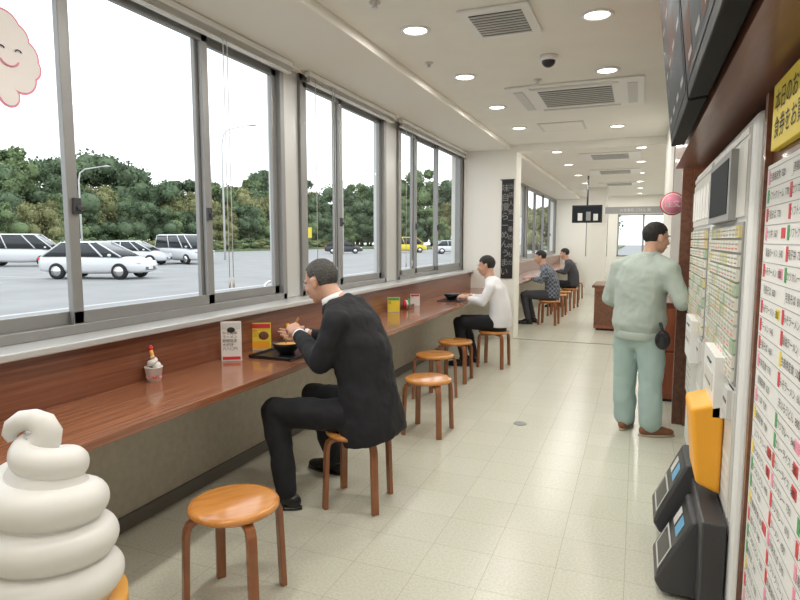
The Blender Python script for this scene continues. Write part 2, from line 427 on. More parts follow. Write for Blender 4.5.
def head(e,c,fwd,neck,hair,sc=1.0,vox=.006,up=V((0,0,1)),skin='skin',bald=0):
    f,s,u=frame(fwd,up);R=Matrix((s,f,u)).transposed()
    T=Matrix.Translation(V(c))@R.to_4x4()@Matrix.Scale(sc,4)
    m=MB()
    m.ell((0,-.012,.03),(.074,.094,.088),skin,24,T);m.ell((0,.022,-.025),(.064,.07,.088),skin,24,T)
    m.ell((0,.05,-.085),(.036,.036,.028),skin,16,T)
    m.ell((.03,.07,-.02),(.026,.022,.026),skin,16,T);m.ell((-.03,.07,-.02),(.026,.022,.026),skin,16,T)
    m.ell((0,.078,.026),(.05,.014,.012),skin,16,T)
    m.tube([(0,.086,.015),(0,.104,-.015),(0,.110,-.03)],[.008,.011,.015],skin,12,T=T)
    m.ell((0,.104,-.032),(.019,.012,.010),skin,12,T)
    m.ell((0,.090,-.055),(.025,.011,.007),skin,12,T);m.ell((0,.088,-.067),(.021,.011,.007),skin,12,T)
    for k in (-1,1):
        m.ell((k*.081,-.008,-.008),(.012,.020,.034),skin,12,T);m.ell((k*.089,-.012,.006),(.008,.018,.02),skin,12,T)
    n0=T@V((0,-.02,-.03));m.tube([n0,n0.lerp(V(neck),.5),V(neck)],[.058*sc,.054*sc,.066*sc],skin,18)
    fuse(m,'head',skin,vox,e,3)
    m=MB()
    for k in (-1,1):
        m.ell((k*.031,.082,.006),(.013,.008,.006),'paper',10,T);m.ell((k*.031,.0885,.006),(.0055,.003,.0055),'ink',8,T)
        m.tube([(k*.015,.0915,.026),(k*.032,.0925,.030),(k*.05,.083,.025)],[.003,.004,.002],hair,6,T=T)
    m.tube([(-.02,.097,-.061),(0,.1005,-.0605),(.02,.097,-.061)],[.001,.0018,.001],'ink',6,T=T)
    m.build('face_features',e)
    m=MB();n=72;nr=50;vs=[];fs=[]
    for i in range(nr+1):
        t=math.pi*i/nr
        for j in range(n):
            ph=2*math.pi*j/n
            p0=V((math.sin(t)*math.cos(ph),math.sin(t)*math.sin(ph),math.cos(t)))
            y,z=p0.y,p0.z
            edge=min(1,max(0,(z*1.1-y*.45+.65)))
            k=.985+.05*edge*(1-bald*.5)+.03*noise.noise(p0*5)+.02*noise.noise(p0*16)
            vs.append((p0.x*.077*k,-.014+p0.y*.097*k,.030+p0.z*.093*k))
    def keep(q):
        x,y,z=q
        w=.008*noise.noise(V(q)*90)
        hl=.082+bald*.02
        if y>.028 and z<hl-(y-.028)*.1+w-abs(x)*.30: return False
        if y>.010 and z<.038+w: return False
        if z<-.052+w: return False
        if y>-.030 and z<.026+w and abs(x)>.05:
            if not(-.002<y<.012 and z>-.008):return False
        return True
    for i in range(nr):
        for j in range(n):
            k=(j+1)%n;ids=(i*n+j,(i+1)*n+j,(i+1)*n+k,i*n+k)
            cc=sum((V(vs[q]) for q in ids),V((0,0,0)))/4
            if keep(cc):fs.append(ids)
    m.add(vs,fs,hair,True,T);o=m.build('hair',e)
    bm=bmesh.new();bm.from_mesh(o.data);bmesh.ops.delete(bm,geom=[v for v in bm.verts if not v.link_faces],context='VERTS');bm.to_mesh(o.data);bm.free()
    sd=o.modifiers.new('s','SOLIDIFY');sd.thickness=.009*sc;sd.offset=-1
def hand(e,wrist,d,pn,side,curl=.5,sc=1.0,vox=.0045,name='hand',skin='skin'):
    d=V(d).normalized();pn=V(pn);pn=(pn-d*pn.dot(d)).normalized();s_=d.cross(pn)*side
    w_=V(wrist);m=MB()
    R=Matrix((s_,d,pn)).transposed()
    m.ell(w_+d*.05*sc,(.040*sc,.052*sc,.016*sc),skin,18,R=R)
    m.ell(w_+d*.075*sc,(.038*sc,.028*sc,.014*sc),skin,18,R=R)
    m.tube([w_-d*.05*sc,w_+d*.03*sc],[.027*sc,.026*sc],skin,14)
    for k,(off,ln) in enumerate(((.030,.9),(.010,1.0),(-.011,.94),(-.030,.75))):
        b=w_+d*(.088-.004*abs(k-1))*sc+s_*off*sc;a=curl*(.5+.08*k);pts=[b-d*.02*sc,b];rr=[.009*sc,.009*sc]
        dd=d.copy();ang=0
        for L_,r_ in ((.042,.0085),(.027,.0078),(.021,.0065)):
            ang+=a;dd=d*math.cos(ang)+pn*math.sin(ang)
            b=b+dd*L_*ln*sc;pts.append(b);rr.append(r_*sc)
        limb(m,pts,rr,skin,10)
    b=w_+d*.025*sc+s_*.03*sc;t1=b+(s_*.55+d*.75+pn*.45).normalized()*.042*sc;t2=t1+(d*.85+pn*.5-s_*.15).normalized()*.032*sc
    limb(m,[w_+d*.02*sc+s_*.012*sc,b,t1,t2],[.014*sc,.013*sc,.0105*sc,.008*sc],skin,10)
    return fuse(m,name,skin,vox,e,2)
def shoe(e,ankle,d,m_,sc=1.0,vox=.008,name='shoe',sole='sole'):
    d=V((d[0],d[1],0)).normalized();s_=V((-d.y,d.x,0));a=V(ankle);R=Matrix((d,s_,V((0,0,1)))).transposed();g=V((a.x,a.y,0))
    m=MB()
    m.ell(g-d*.03*sc+V((0,0,.045)),(.055*sc,.038*sc,.045*sc),m_,18,R=R)
    m.ell(g+d*.06*sc+V((0,0,.04)),(.10*sc,.044*sc,.040*sc),m_,18,R=R)
    m.ell(g+d*.13*sc+V((0,0,.032)),(.065*sc,.046*sc,.032*sc),m_,18,R=R)
    m.tube([a+V((0,0,.02)),g+d*.0+V((0,0,.05))],[.044*sc,.044*sc],m_,16)
    fuse(m,name,m_,vox,e,3,flat=True)
    m=MB();ring=[]
    for t in [2*math.pi*k/28 for k in range(28)]:
        x=math.cos(t);ring.append(g+d*(.055+.145*x)*sc+s_*(.044+.004*x)*math.sin(t)*sc)
    m.loft([[q+V((0,0,.001)) for q in ring],[q+V((0,0,.016)) for q in ring]],sole);m.build(name+'_sole',e)
def person(name,J,top,bottom,hair,shoe_m,vox=.013,folds=.012,sc=1.0,hv=.006,sole='sole',bald=0):
    e=empty(name)
    m=MB();torso(m,J['torso'],J['f'],top)
    for k in ('L','R'):
        a=J['arm'+k];limb(m,a['p'],a['r'],top)
        sh=V(a['p'][0]);nk=V(J['torso'][-1][0]);limb(m,[sh,nk.lerp(sh,.35)],[a['r'][0],.06*sc],top)
    for extra in J.get('extra',[]):limb(m,extra[0],extra[1],top)
    fuse(m,'upper_garment',top,vox,e,4,folds)
    m=MB();torso(m,J['pelvis'],J['f'],bottom)
    for k in ('L','R'):
        a=J['leg'+k];limb(m,a['p'],a['r'],bottom)
        x=V(a['p'][0]);limb(m,[V(J['pelvis'][0][0]).lerp(x,.3),x],[a['r'][0]*1.05,a['r'][0]],bottom)
    fuse(m,'trousers',bottom,vox,e,4,folds*.8)
    for k in ('L','R'):
        a=J['leg'+k];an=a['p'][-1];shoe(e,(an[0],an[1],.08),a['toe'],shoe_m,sc,max(.008,hv),'shoe_'+k,sole)
        a=J['arm'+k];hand(e,a['hand'][0],a['hand'][1],a['hand'][2],a['hand'][3],a['hand'][4],sc,hv*.8,'hand_'+k)
    head(e,J['head'][0],J['head'][1],J['neck'],hair,sc,hv,J['head'][2] if len(J['head'])>2 else V((0,0,1)),bald=bald)
    return e
# --- man in black suit
J=dict(f=(-1,.12,0),
 torso=[((-1.38,3.06,.40),.215,.165),((-1.40,3.06,.48),.212,.175),((-1.42,3.06,.60),.20,.17),((-1.445,3.07,.75),.185,.150),((-1.485,3.09,.93),.20,.15),((-1.55,3.11,1.06),.21,.135),((-1.61,3.12,1.14),.17,.105),((-1.66,3.12,1.185),.085,.075)],
 pelvis=[((-1.48,3.06,.48),.16,.12),((-1.46,3.06,.55),.165,.13),((-1.45,3.06,.66),.155,.12)],
 armL=dict(p=[(-1.56,2.93,1.08),(-1.65,2.89,.86),(-1.90,3.10,.955)],r=[.086,.070,.048],hand=((-1.93,3.12,.975),(-.75,.45,.35),(-.3,.6,-.7),-1,1.0)),
 armR=dict(p=[(-1.60,3.30,1.08),(-1.76,3.43,.87),(-1.97,3.33,.93)],r=[.086,.070,.048],hand=((-2.0,3.31,.935),(-.85,-.1,-.1),(-.1,-.9,.4),1,.9)),
 legL=dict(p=[(-1.51,2.96,.55),(-1.94,2.86,.545),(-1.88,2.83,.32),(-1.84,2.81,.11)],r=[.10,.082,.07,.064],toe=(-.9,-.15)),
 legR=dict(p=[(-1.51,3.16,.55),(-1.92,3.28,.545),(-1.87,3.34,.32),(-1.83,3.38,.11)],r=[.10,.082,.07,.064],toe=(-.9,.15)),
 head=((-1.770,3.13,1.30),(-.93,.15,-.34)),neck=(-1.645,3.12,1.17))
man=person('man_in_black_suit',J,'suit','trouser','hairg','shoeb',.0115,.03,1.10,.005,'shoeb',bald=.8)
m=MB();m.lathe([(.082,0),(.070,.05),(.066,.05),(.078,0)],'shirt',n=28)
m.build('shirt_collar',man,loc=(-1.668,3.12,1.172),rot=(0,-.45,0))
m=MB();m.lathe([(.105,-.01),(.084,.036),(.078,.038),(.094,-.01)],'suit',n=28);m.build('jacket_collar',man,loc=(-1.655,3.12,1.155),rot=(0,-.45,0))
m=MB();m.tube([(-1.905,3.105,.957),(-1.93,3.12,.973)],[.042,.039],'shirt',16);m.tube([(-1.975,3.325,.932),(-2.0,3.31,.935)],[.042,.039],'shirt',16);m.build('shirt_cuffs',man)
def seated(name,x,y,top,bottom,hair,lean=0,vox=.016,phone=False):
    def P(a,b,c):return (x+a,y+b,c)
    J=dict(f=(-1,0,0),
     torso=[(P(.03,0,.50),.175,.14),(P(.04,0,.62),.17,.135),(P(.03,0,.78),.17,.125),(P(-.01-lean*.3,0,.95),.195,.12),(P(-.04-lean*.5,0,1.04),.155,.095),(P(-.07-lean*.6,0,1.09),.07,.06)],
     pelvis=[(P(0,0,.47),.15,.11),(P(.02,0,.55),.155,.12),(P(.03,0,.64),.15,.115)],
     armL=dict(p=[P(-.03-lean*.4,-.18,.99),P(-.13,-.22,.74+.07),P(-.32,-.12,.84)],r=[.068,.052,.038],hand=(P(-.345,-.11,.85),(-.9,.2,.15),(0,.4,-.9),-1,.7)),
     armR=dict(p=[P(-.03-lean*.4,.18,.99),P(-.15,.22,.81),P(-.33,.12,.84)],r=[.068,.052,.038],hand=(P(-.355,.11,.85),(-.9,-.2,.15),(0,-.4,-.9),1,.7)),
     legL=dict(p=[P(-.03,-.09,.54),P(-.46,-.11,.54),P(-.42,-.12,.3),P(-.38,-.12,.11)],r=[.087,.072,.060,.052],toe=(-1,-.1)),
     legR=dict(p=[P(-.03,.09,.54),P(-.45,.12,.54),P(-.38,.13,.3),P(-.33,.14,.11)],r=[.087,.072,.060,.052],toe=(-1,.1)),
     head=(P(-.11-lean*.7,0,1.235),(-1,0,-.2)),neck=P(-.07-lean*.6,0,1.09))
    return person(name,J,top,bottom,hair,'shoeb',vox,.022,1.03,.007,'shoeb')
seated('man_in_white_shirt',-1.56,7.08,'shirt','trouser','hairb',.05,.014)
seated('man_in_plaid_shirt',-1.46,11.06,'plaid','dshirt','hairb',.12,.02)
seated('man_in_dark_jacket',-1.38,14.06,'dshirt','trouser','hairb',.1,.02)
# --- standing man in work clothes (facing the ticket machine, seen from behind)
J=dict(f=(.62,.78,0),
 torso=[((.03,5.0,.80),.180,.145),((.03,5.0,.84),.188,.152),((.03,5.0,.90),.210,.17),((.03,4.99,1.05),.200,.152),((.04,4.97,1.22),.208,.142),((.055,4.97,1.33),.195,.118),((.075,4.98,1.39),.125,.09),((.09,4.99,1.43),.075,.07)],
 pelvis=[((.03,5.0,.78),.165,.125),((.03,5.0,.88),.165,.13),((.03,5.0,.95),.155,.115)],
 armL=dict(p=[(-.12,5.09,1.325),(-.195,5.14,1.07),(-.03,5.33,.98)],r=[.080,.064,.048],hand=((.0,5.35,.975),(.85,.5,.1),(.2,-.3,-.9),1,.7)),
 armR=dict(p=[(.225,4.86,1.325),(.32,4.80,1.09),(.345,5.01,1.06)],r=[.080,.064,.048],hand=((.35,5.04,1.065),(.1,.95,.15),(.5,0,-.8),-1,.35)),
 legL=dict(p=[(-.05,5.06,.80),(-.06,5.09,.46),(-.05,5.10,.11)],r=[.110,.090,.084],toe=(.25,.9)),
 legR=dict(p=[(.115,4.95,.80),(.135,4.97,.46),(.14,4.97,.11)],r=[.110,.090,.084],toe=(.9,.35)),
 head=((.13,5.01,1.565),(.85,.5,-.15)),neck=(.09,4.99,1.42))
wm=person('man_in_work_clothes',J,'work','workp','hairb','shoebr',.0115,.032,1.0,.006)
m=MB();m.lathe([(.086,0),(.073,.05),(.067,.05),(.080,0)],'work',n=28);m.build('jacket_collar',wm,loc=(.088,4.985,1.41))
m=MB();m.ell((.20,4.81,.80),(.055,.04,.075),'black',20);m.box(.16,.24,4.775,4.81,.80,.86,'black');m.tube([(.20,4.81,.86),(.18,4.84,.93)],.012,'black',8);m.build('waist_pouch',wm,bevel=.01)
m=MB();sx_=V((.78,-.62,0));fx_=V((.62,.78,0));c0=V((.03,5.0,0))
def hemr(z,k):return [c0+sx_*.192*k*math.cos(t)+fx_*.158*k*math.sin(t)+V((0,0,z)) for t in [2*math.pi*j/40 for j in range(40)]]
m.loft([hemr(.775,.96),hemr(.785,1.0),hemr(.83,1.03),hemr(.84,1.0)],'work');m.build('jacket_hem_band',wm)

# ---------------------------------------------------------------- counter items
CT=.786
e=empty('serving_tray',(-2.17,3.36,CT))
MB().box(-.16,.16,-.21,.21,0,.008,'black').box(-.16,-.15,-.21,.21,.008,.02,'black').box(.15,.16,-.21,.21,.008,.02,'black').box(-.16,.16,-.21,-.20,.008,.02,'black').box(-.16,.16,.20,.21,.008,.02,'black').build('tray_body',e,bevel=.003)
e=empty('noodle_bowl',(-2.15,3.33,CT+.009))
MB().lathe([(.0005,0),(.05,0),(.055,.015),(.085,.045),(.10,.075),(.096,.076),(.08,.05),(.045,.022),(.0005,.02)],'black',n=36).build('bowl',e)
MB().lathe([(.0005,.064),(.088,.064),(.086,.060),(.0005,.06)],'waffle',n=30).build('broth',e)
e=empty('chopsticks');MB().tube([(-1.98,3.20,1.06),(-2.14,3.30,.87)],[.004,.0025],'stool',8).tube([(-1.985,3.215,1.05),(-2.15,3.315,.87)],[.004,.0025],'stool',8).build('sticks',e)
e=empty('water_glass',(-2.08,3.50,CT+.009));MB().lathe([(.0005,0),(.03,0),(.036,.1),(.034,.1),(.028,.006),(.0005,.006)],'glass',n=24).build('tumbler',e)
e=empty('paper_cup_with_soft_serve',(-2.42,2.43,CT))
MB().lathe([(.0005,0),(.036,0),(.046,.075),(.049,.078),(.046,.081),(.0005,.07)],'paper',n=28).build('cup',e)
m=MB()
for k in range(7):
    a=k*2*math.pi/7;m.box(-.012,.012,-.0008,.0008,.02,.05,'red' if k%2 else 'pink',T=Matrix.Rotation(a,4,'Z')@Matrix.Translation((0,-.0425,0))@Matrix.Rotation(-.12,4,'X'))
m.build('cup_print',e)
MB().tube([(.02*math.cos(t)*(1-t/16),.02*math.sin(t)*(1-t/16),.08+t*.005) for t in [i*.4 for i in range(32)]],[.022*(1-i/40) for i in range(32)],'cream',12).build('swirl',e)
MB().tube([(0,0,.12),(-.015,.0,.175)],[.012,.009],'waffle',12).ell((-.016,0,.18),(.014,.014,.018),'red',12).build('cone_tip',e)
def card(name,x,y,w_,h_,head_m,body,rz=0,tx='ink',face='paper'):
    e=empty(name,(x,y,CT),(0,0,rz))
    MB().box(-w_/2,w_/2,-.002,.002,0,h_,face).box(-w_/2,w_/2,-.003,.03,0,.006,'whiteg').box(-w_/2+.005,w_/2-.005,-.0035,-.002,h_*.80,h_*.96,head_m).build('stand',e)
    text(body,h_*.09,(-w_/2+.008,-.0035,h_*.68),AX_F,tx,e,sp=1.1)
    return e
c=card('menu_card_stand',-2.36,3.02,.125,.255,'whiteg','みそ風味\nラーメン\n期間限定\n大好評\n六八〇円',.55)
MB().ell((.0,-.004,.20),(.025,.003,.018),'ink',14).box(-.055,.055,-.004,-.002,.01,.03,'red').build('bowl_print',c)
c=card('menu_card_stand',-2.42,3.42,.14,.19,'red','名物\nうどん\nそば',.5,'red','yellow')
MB().box(-.06,.06,-.004,-.002,.01,.06,'orange').ell((.02,-.003,.10),(.035,.003,.03),'dwood',14).build('picture_print',c)
card('menu_card_stand',-2.38,5.75,.13,.16,'green','お茶\n無料',.5,'ink','yellow')
card('menu_card_stand',-2.38,6.4,.11,.14,'red','七味',.5,'ink','paper')
def caddy(y,cols):
    e=empty('condiment_caddy',(-2.37,y,CT))
    MB().box(-.06,.06,-.09,.09,0,.012,'dwood').box(-.06,-.052,-.09,.09,.012,.05,'dwood').box(.052,.06,-.09,.09,.012,.05,'dwood').build('caddy_tray',e)
    m=MB()
    for k,(c_,h_) in enumerate(cols):
        m.lathe([(.0005,0),(.022,0),(.022,h_*.65),(.012,h_*.8),(.012,h_),(.0005,h_)],c_,c=(0,-.055+k*.055,.012),n=18)
    m.build('bottles',e)
caddy(6.1,(('red',.10),('paper',.085),('green',.10)));caddy(3.74,(('orange',.14),('paper',.12),('red',.13)))
e=empty('serving_tray',(-2.16,7.2,CT));MB().box(-.15,.15,-.2,.2,0,.01,'black').build('tray_body',e,bevel=.004)
e=empty('noodle_bowl',(-2.18,7.2,CT+.011));MB().lathe([(.0005,0),(.05,0),(.09,.045),(.10,.075),(.096,.075),(.0005,.06)],'black',n=28).build('bowl',e)

# ---------------------------------------------------------------- giant soft serve display
e=empty('soft_serve_cone_display',(-1.66,1.20,0))
m=MB();m.lathe([(.0005,0),(.13,0),(.14,.03),(.12,.05),(.175,.34),(.205,.38),(.225,.385),(.225,.43),(.0005,.43)],'waffle',n=40)
for k in range(16):
    for s_ in (-1,1):
        pts=[]
        for i in range(9):
            t=i/8;r=.124+.052*t;a=k*math.pi/8+s_*t*.9;pts.append((r*math.cos(a),r*math.sin(a),.06+.27*t))
        m.tube(pts,.006,'waffle',6)
m.build('waffle_cone',e)
def interp(t,K):
    for (a,b),(c,d) in zip(K,K[1:]):
        if t<=c:
            q=(t-a)/(c-a);return b+(d-b)*q
    return K[-1][1]
m=MB();pts=[];rd=[];N_=230;turns=3.9
for i in range(N_):
    t=i/(N_-1);a=-2*math.pi*turns*t+2.4
    R_=interp(t,[(0,.150),(.12,.160),(.35,.145),(.6,.125),(.8,.092),(.92,.045),(1,.012)])
    z=.475+.465*t
    pts.append((R_*math.cos(a),R_*math.sin(a),z));rd.append(interp(t,[(0,.05),(.06,.064),(.7,.058),(.9,.050),(1,.045)]))
m.tube(pts,rd,'cream',26)
m.lathe([(.0005,.41),(.18,.41),(.18,.55),(.16,.68),(.130,.80),(.075,.89),(.0005,.93)],'cream',n=36)
hk=[(.0,.92,.05),(.020,.950,.046),(.028,.975,.042),(.018,.998,.038),(-.010,1.010,.034),(-.045,1.008,.031),(-.074,.990,.027),(-.086,.965,.021),(-.082,.945,.011)]
m.tube([(.93*a,.37*a,z) for a,z,r in hk],[r for a,z,r in hk],'cream',18)
m.build('swirl',e)

# ---------------------------------------------------------------- ticket machines
def machine(y0,y1,x0=.38,screen=True,near=False):
    e=empty('ticket_vending_machine')
    W=y1-y0
    MB().box(x0,.90,y0,y1,.04,2.02,'white').build('cabinet',e,bevel=.035,seg=4)
    MB().box(x0+.05,.86,y0+.03,y1-.03,0,.05,'dgrey').build('plinth',e)
    m=MB().box(x0-.006,x0+.01,y0+.06,y1-.04,.44,1.98,'whiteg').box(x0-.012,x0+.01,y0+.07,y1-.05,.98,1.62,'grey').box(x0-.012,x0+.01,y0+.07,y1-.05,.45,.96,'panelw').box(x0-.011,x0+.01,y0+.07,y1-.05,1.945,1.972,'panelw')
    m.box(x0-.012,x0+.01,y0+.07,y1-.05,1.64,1.925,'panelw')
    for k in range(4):
        m.box(x0-.0135,x0-.012,y0+.1,y0+.30,.50+k*.05,.53+k*.05,'paper').box(x0-.0135,x0-.012,y0+.75,y1-.12,.50+k*.05,.505+k*.05,'grey')
    m.build('front_panels',e,bevel=.003)
    if screen:
        MB().box(x0-.04,x0+.01,y0+.28,y1-.15,1.63,1.92,'grey').box(x0-.043,x0-.039,y0+.33,y1-.20,1.66,1.89,'screen').build('display',e,bevel=.004)
    else:
        m=MB()
        for k in range(6):m.box(x0-.016,x0-.012,y0+.12+k*.17,y0+.26+k*.17,1.68,1.88,random.choice(['paper','yellow','pink','paper']))
        m.build('notice_labels',e)
    m=MB();nr,nc=11,11
    for r in range(nr):
        for c_ in range(nc):
            yy=y0+.09+(W-.17)*(c_+.5)/nc;zz=.99+.62*(r+.5)/nr
            k=random.random();mm='btn' if k<.72 else ('btng' if k<.86 else 'btny')
            m.box(x0-.024,x0-.012,yy-.043,yy+.043,zz-.023,zz+.023,mm)
            m.box(x0-.025,x0-.024,yy-.034,yy+.030,zz+.005,zz+.011,'ink2').box(x0-.025,x0-.024,yy-.024,yy+.02,zz-.013,zz-.007,'red' if k<.3 else 'ink2')
    m.build('selection_buttons',e)
    m=MB().box(x0-.06,x0,y0+.26,y0+.66,.80,1.06,'white').box(x0-.063,x0-.06,y0+.31,y0+.61,.90,.98,'panelw')
    m.box(x0-.065,x0-.06,y0+.38,y0+.52,1.01,1.02,'black').box(x0-.066,x0-.063,y0+.36,y0+.56,.915,.925,'ink2').build('coin_slot_housing',e,bevel=.008)
    m=MB().box(x0-.03,x0,y0+.10,y0+.22,.84,.96,'whiteg').box(x0-.032,x0-.03,y0+.12,y0+.20,.90,.915,'black').box(x0-.02,x0,y0+.8,y0+.98,.75,.88,'grey');m.build('banknote_slot',e,bevel=.004)
    return e
m1=machine(2.50,3.66);m2=machine(3.70,4.86,screen=False)
m=MB().loft([[(.366,2.76,.46),(.366,3.06,.46),(.27,3.06,.50),(.27,2.76,.50)],[(.366,2.76,.87),(.366,3.06,.87),(.235,3.06,.83),(.235,2.76,.83)]],'orange',smooth=False)
m.build('orange_leaflet_box',bevel=.018,seg=3)
e=empty('payment_terminal')
MB().box(.28,.372,2.56,3.40,.0,.42,'dgrey').build('base_housing',e,bevel=.01)
def module(y0,y1,z0,z1,xa,xb,nm):
    MB().loft([[(.30,y0,z0),(.30,y1,z0),(xa+.03,y1,z0),(xa+.03,y0,z0)],[(.30,y0,z0+.05),(.30,y1,z0+.05),(xa,y1,z0+.05),(xa,y0,z0+.05)],[(.30,y0,z1),(.30,y1,z1),(xb,y1,z1),(xb,y0,z1)]],'dgrey',smooth=False).build(nm,e,bevel=.01)
    a=V((xa,0,z0+.05));b=V((xb,0,z1));dd=(b-a).normalized();n=V((-dd.z,0,dd.x))
    m=MB()
    def qd(t0,t1,u0,u1,mm,off):
        p0=a.lerp(b,t0)+n*off;p1=a.lerp(b,t1)+n*off
        ya,yb=y0+(y1-y0)*u0,y0+(y1-y0)*u1
        m.add([(p0.x,ya,p0.z),(p0.x,yb,p0.z),(p1.x,yb,p1.z),(p1.x,ya,p1.z)],[(0,1,2,3)],mm)
    qd(.06,.94,.06,.94,'black',.002);qd(.12,.5,.12,.88,'whiteg',.004);qd(.16,.46,.17,.83,'black',.005);qd(.62,.85,.2,.5,'blue',.004);qd(.62,.85,.58,.8,'whiteg',.004)
    m.build(nm+'_face',e)
module(3.04,3.36,.12,.48,.12,.26,'coin_return');module(2.68,3.0,.02,.36,.12,.26,'card_reader')
# notice board
e=empty('menu_notice_board')
MB().box(.405,.42,.35,2.38,.20,1.80,'paper').build('board',e)
MB().box(.395,.42,2.385,2.43,.05,2.05,'dwood').build('edge_trim',e)
items=['ラーメン','みそラーメン','醤油ラーメン','カレーライス','カツカレー','天ぷらうどん','きつねうどん','山菜そば','月見そば','牛丼定食','生姜焼定食','唐揚定食','カツ丼','親子丼','ソフトクリーム']
m=MB()
for col in range(6):
    yy=2.35-col*.32;lines=[]
    for r in range(25):
        lines.append(random.choice(items)+'  '+str(random.randrange(45,98)*10))
        zz=1.755-r*.062
        cm=random.choice(['red','green','yellow','paper','pink','red'])
        m.box(.4035,.405,yy-.022,yy+.002,zz-.02,zz+.024,cm)
        if random.random()<.35:m.box(.4035,.405,yy-.29,yy-.24,zz-.014,zz+.018,random.choice(['red','yellow','pink']))
    text('\n'.join(lines),.031,(.4025,yy-.03,1.745),AX_L,'ink',e,'menu_rows',sp=2.0)
m.build('price_labels',e)
m=MB()
for k in range(26):m.box(.404,.405,.36,2.37,1.784-.062*k,1.786-.062*k,'grey')
m.build('rule_lines',e)
e=empty('yellow_menu_sign')
MB().box(.395,.419,.9,2.30,1.84,2.05,'yellow').build('board',e,bevel=.003)
text('本日のおすすめ\n食券をお買い求め下さい',.075,(.3935,2.26,1.96),AX_L,'ink',e,'lettering',sp=1.1)

# monitors
for a,b in ((2.62,3.85),(1.36,2.58),(.10,1.32)):
    e=empty('menu_monitor')
    rb,rt=V((.160,0,2.09)),V((.065,0,2.90));d=(rt-rb).normalized();n=V((-d.z,0,d.x))
    def Q(u,v_,o):
        p=rb.lerp(rt,v_)+n*o;return (p.x,a+(b-a)*u,p.z)
    def slab(u0,u1,v0,v1,o0,o1,mm):
        vs=[Q(u,v_,o) for u in(u0,u1) for v_ in(v0,v1) for o in(o0,o1)]
        return MB().add(vs,[(0,1,3,2),(4,6,7,5),(0,4,5,1),(2,3,7,6),(0,2,6,4),(1,5,7,3)],mm)
    slab(0,1,0,1,-.07,0,'bezel').build('bezel',e,bevel=.006)
    slab(.03,.97,.06,.96,0,.002,'screen').build('panel',e)
    m=MB()
    for r in range(3):
        for c_ in range(4):
            u0=.06+c_*.23;v0=.1+r*.29
            vs=[Q(u0,v0,.003),Q(u0+.19,v0,.003),Q(u0+.19,v0+.22,.003),Q(u0,v0+.22,.003)]
            m.add(vs,[(0,1,2,3)],random.choice(['pic1','pic2','pic2']))
            m.add([Q(u0+.01,v0+.02,.004),Q(u0+.12,v0+.02,.004),Q(u0+.12,v0+.05,.004),Q(u0+.01,v0+.05,.004)],[(0,1,2,3)],'pic3')
    m.build('menu_pictures',e)
    MB().box(.16,.238,(a+b)/2-.1,(a+b)/2+.1,2.4,2.5,'dgrey').build('bracket',e)

e=empty('round_hanging_sign',(.28,6.0,1.88))
R90=Matrix.Rotation(math.pi/2,4,'X')
m=MB().lathe([(.0005,-.01),(.105,-.01),(.105,.01),(.0005,.01)],'red',n=36,T=R90)
m.lathe([(.0005,.0105),(.095,.0105),(.095,.012),(.0005,.012)],'paper',n=36,T=R90).lathe([(.0005,.0125),(.085,.0125),(.085,.0135),(.0005,.0135)],'pink',n=36,T=R90)
m.build('disc',e)
MB().tube([(0,0,.10),(0,0,1.12)],.003,'chrome',6).build('hanger',e)
text('注文',.07,(0,-.016,-.025),AX_F,'paper',e,align='CENTER')

MB().box(.20,.70,6.1,6.85,.03,.93,'rwood').box(.18,.72,6.08,6.87,.93,.96,'dwood').box(.21,.7,6.085,6.10,.08,.48,'rwood').box(.21,.7,6.085,6.10,.50,.9,'rwood').box(.25,.68,6.12,6.8,0,.03,'black').build('return_counter_cabinet',bevel=.004)
MB().box(-.66,.30,10.6,11.6,.04,.74,'rwood').box(-.70,.34,10.56,11.64,.74,.78,'dwood').box(-.62,.28,10.65,11.55,0,.04,'black').box(-.655,-.18,10.585,10.6,.1,.70,'dwood').box(-.16,.3,10.585,10.6,.1,.70,'dwood').build('order_counter',bevel=.004)
MB().box(-1.34,-.83,17.4,17.9,0,3.0,'wall').build('wall_pillar')
e=empty('vertical_menu_banner')
MB().box(-1.985,-1.80,9.185,9.195,.95,2.47,'black').build('cloth',e)
MB().tube([(-2.01,9.19,2.475),(-1.79,9.19,2.475)],.008,'dgrey',8).build('rod',e)
text('味\n自\n慢\nら\nー\nめ\nん\n う\nま\nい',.13,(-1.93,9.182,2.30),AX_F,'ink2',e,align='CENTER',sp=1.1)
text('当\n店\n人\n気\n一\n番\nの\n丼\nも\nの',.09,(-1.84,9.182,2.34),AX_F,'ink2',e,align='CENTER',sp=1.45)
e=empty('wall_television',(-1.10,14.2,2.14))
MB().box(-.33,.33,-.03,.03,-.2,.2,'black').build('casing',e,bevel=.01)
MB().box(-.30,.30,-.034,-.031,-.17,.17,'screen').box(-.2,-.1,-.036,-.0345,-.15,.02,'paper').box(-.02,.08,-.036,-.0345,-.15,.05,'grey').box(.14,.24,-.036,-.0345,-.15,.0,'paper').build('picture',e)
MB().tube([(0,.04,.1),(0,.04,.86)],.02,'dgrey',10).build('ceiling_pole',e)
e=empty('hanging_header_sign',(-.10,17.0,2.34));MB().box(-.75,.75,-.01,.01,-.09,.09,'grey').tube([(-.7,0,.09),(-.7,0,.66)],.006,'chrome',6).tube([(.7,0,.09),(.7,0,.66)],.006,'chrome',6).build('board',e)
text('お食事処 ごはん 麺',.09,(0,-.013,-.03),AX_F,'whiteg',e,align='CENTER')

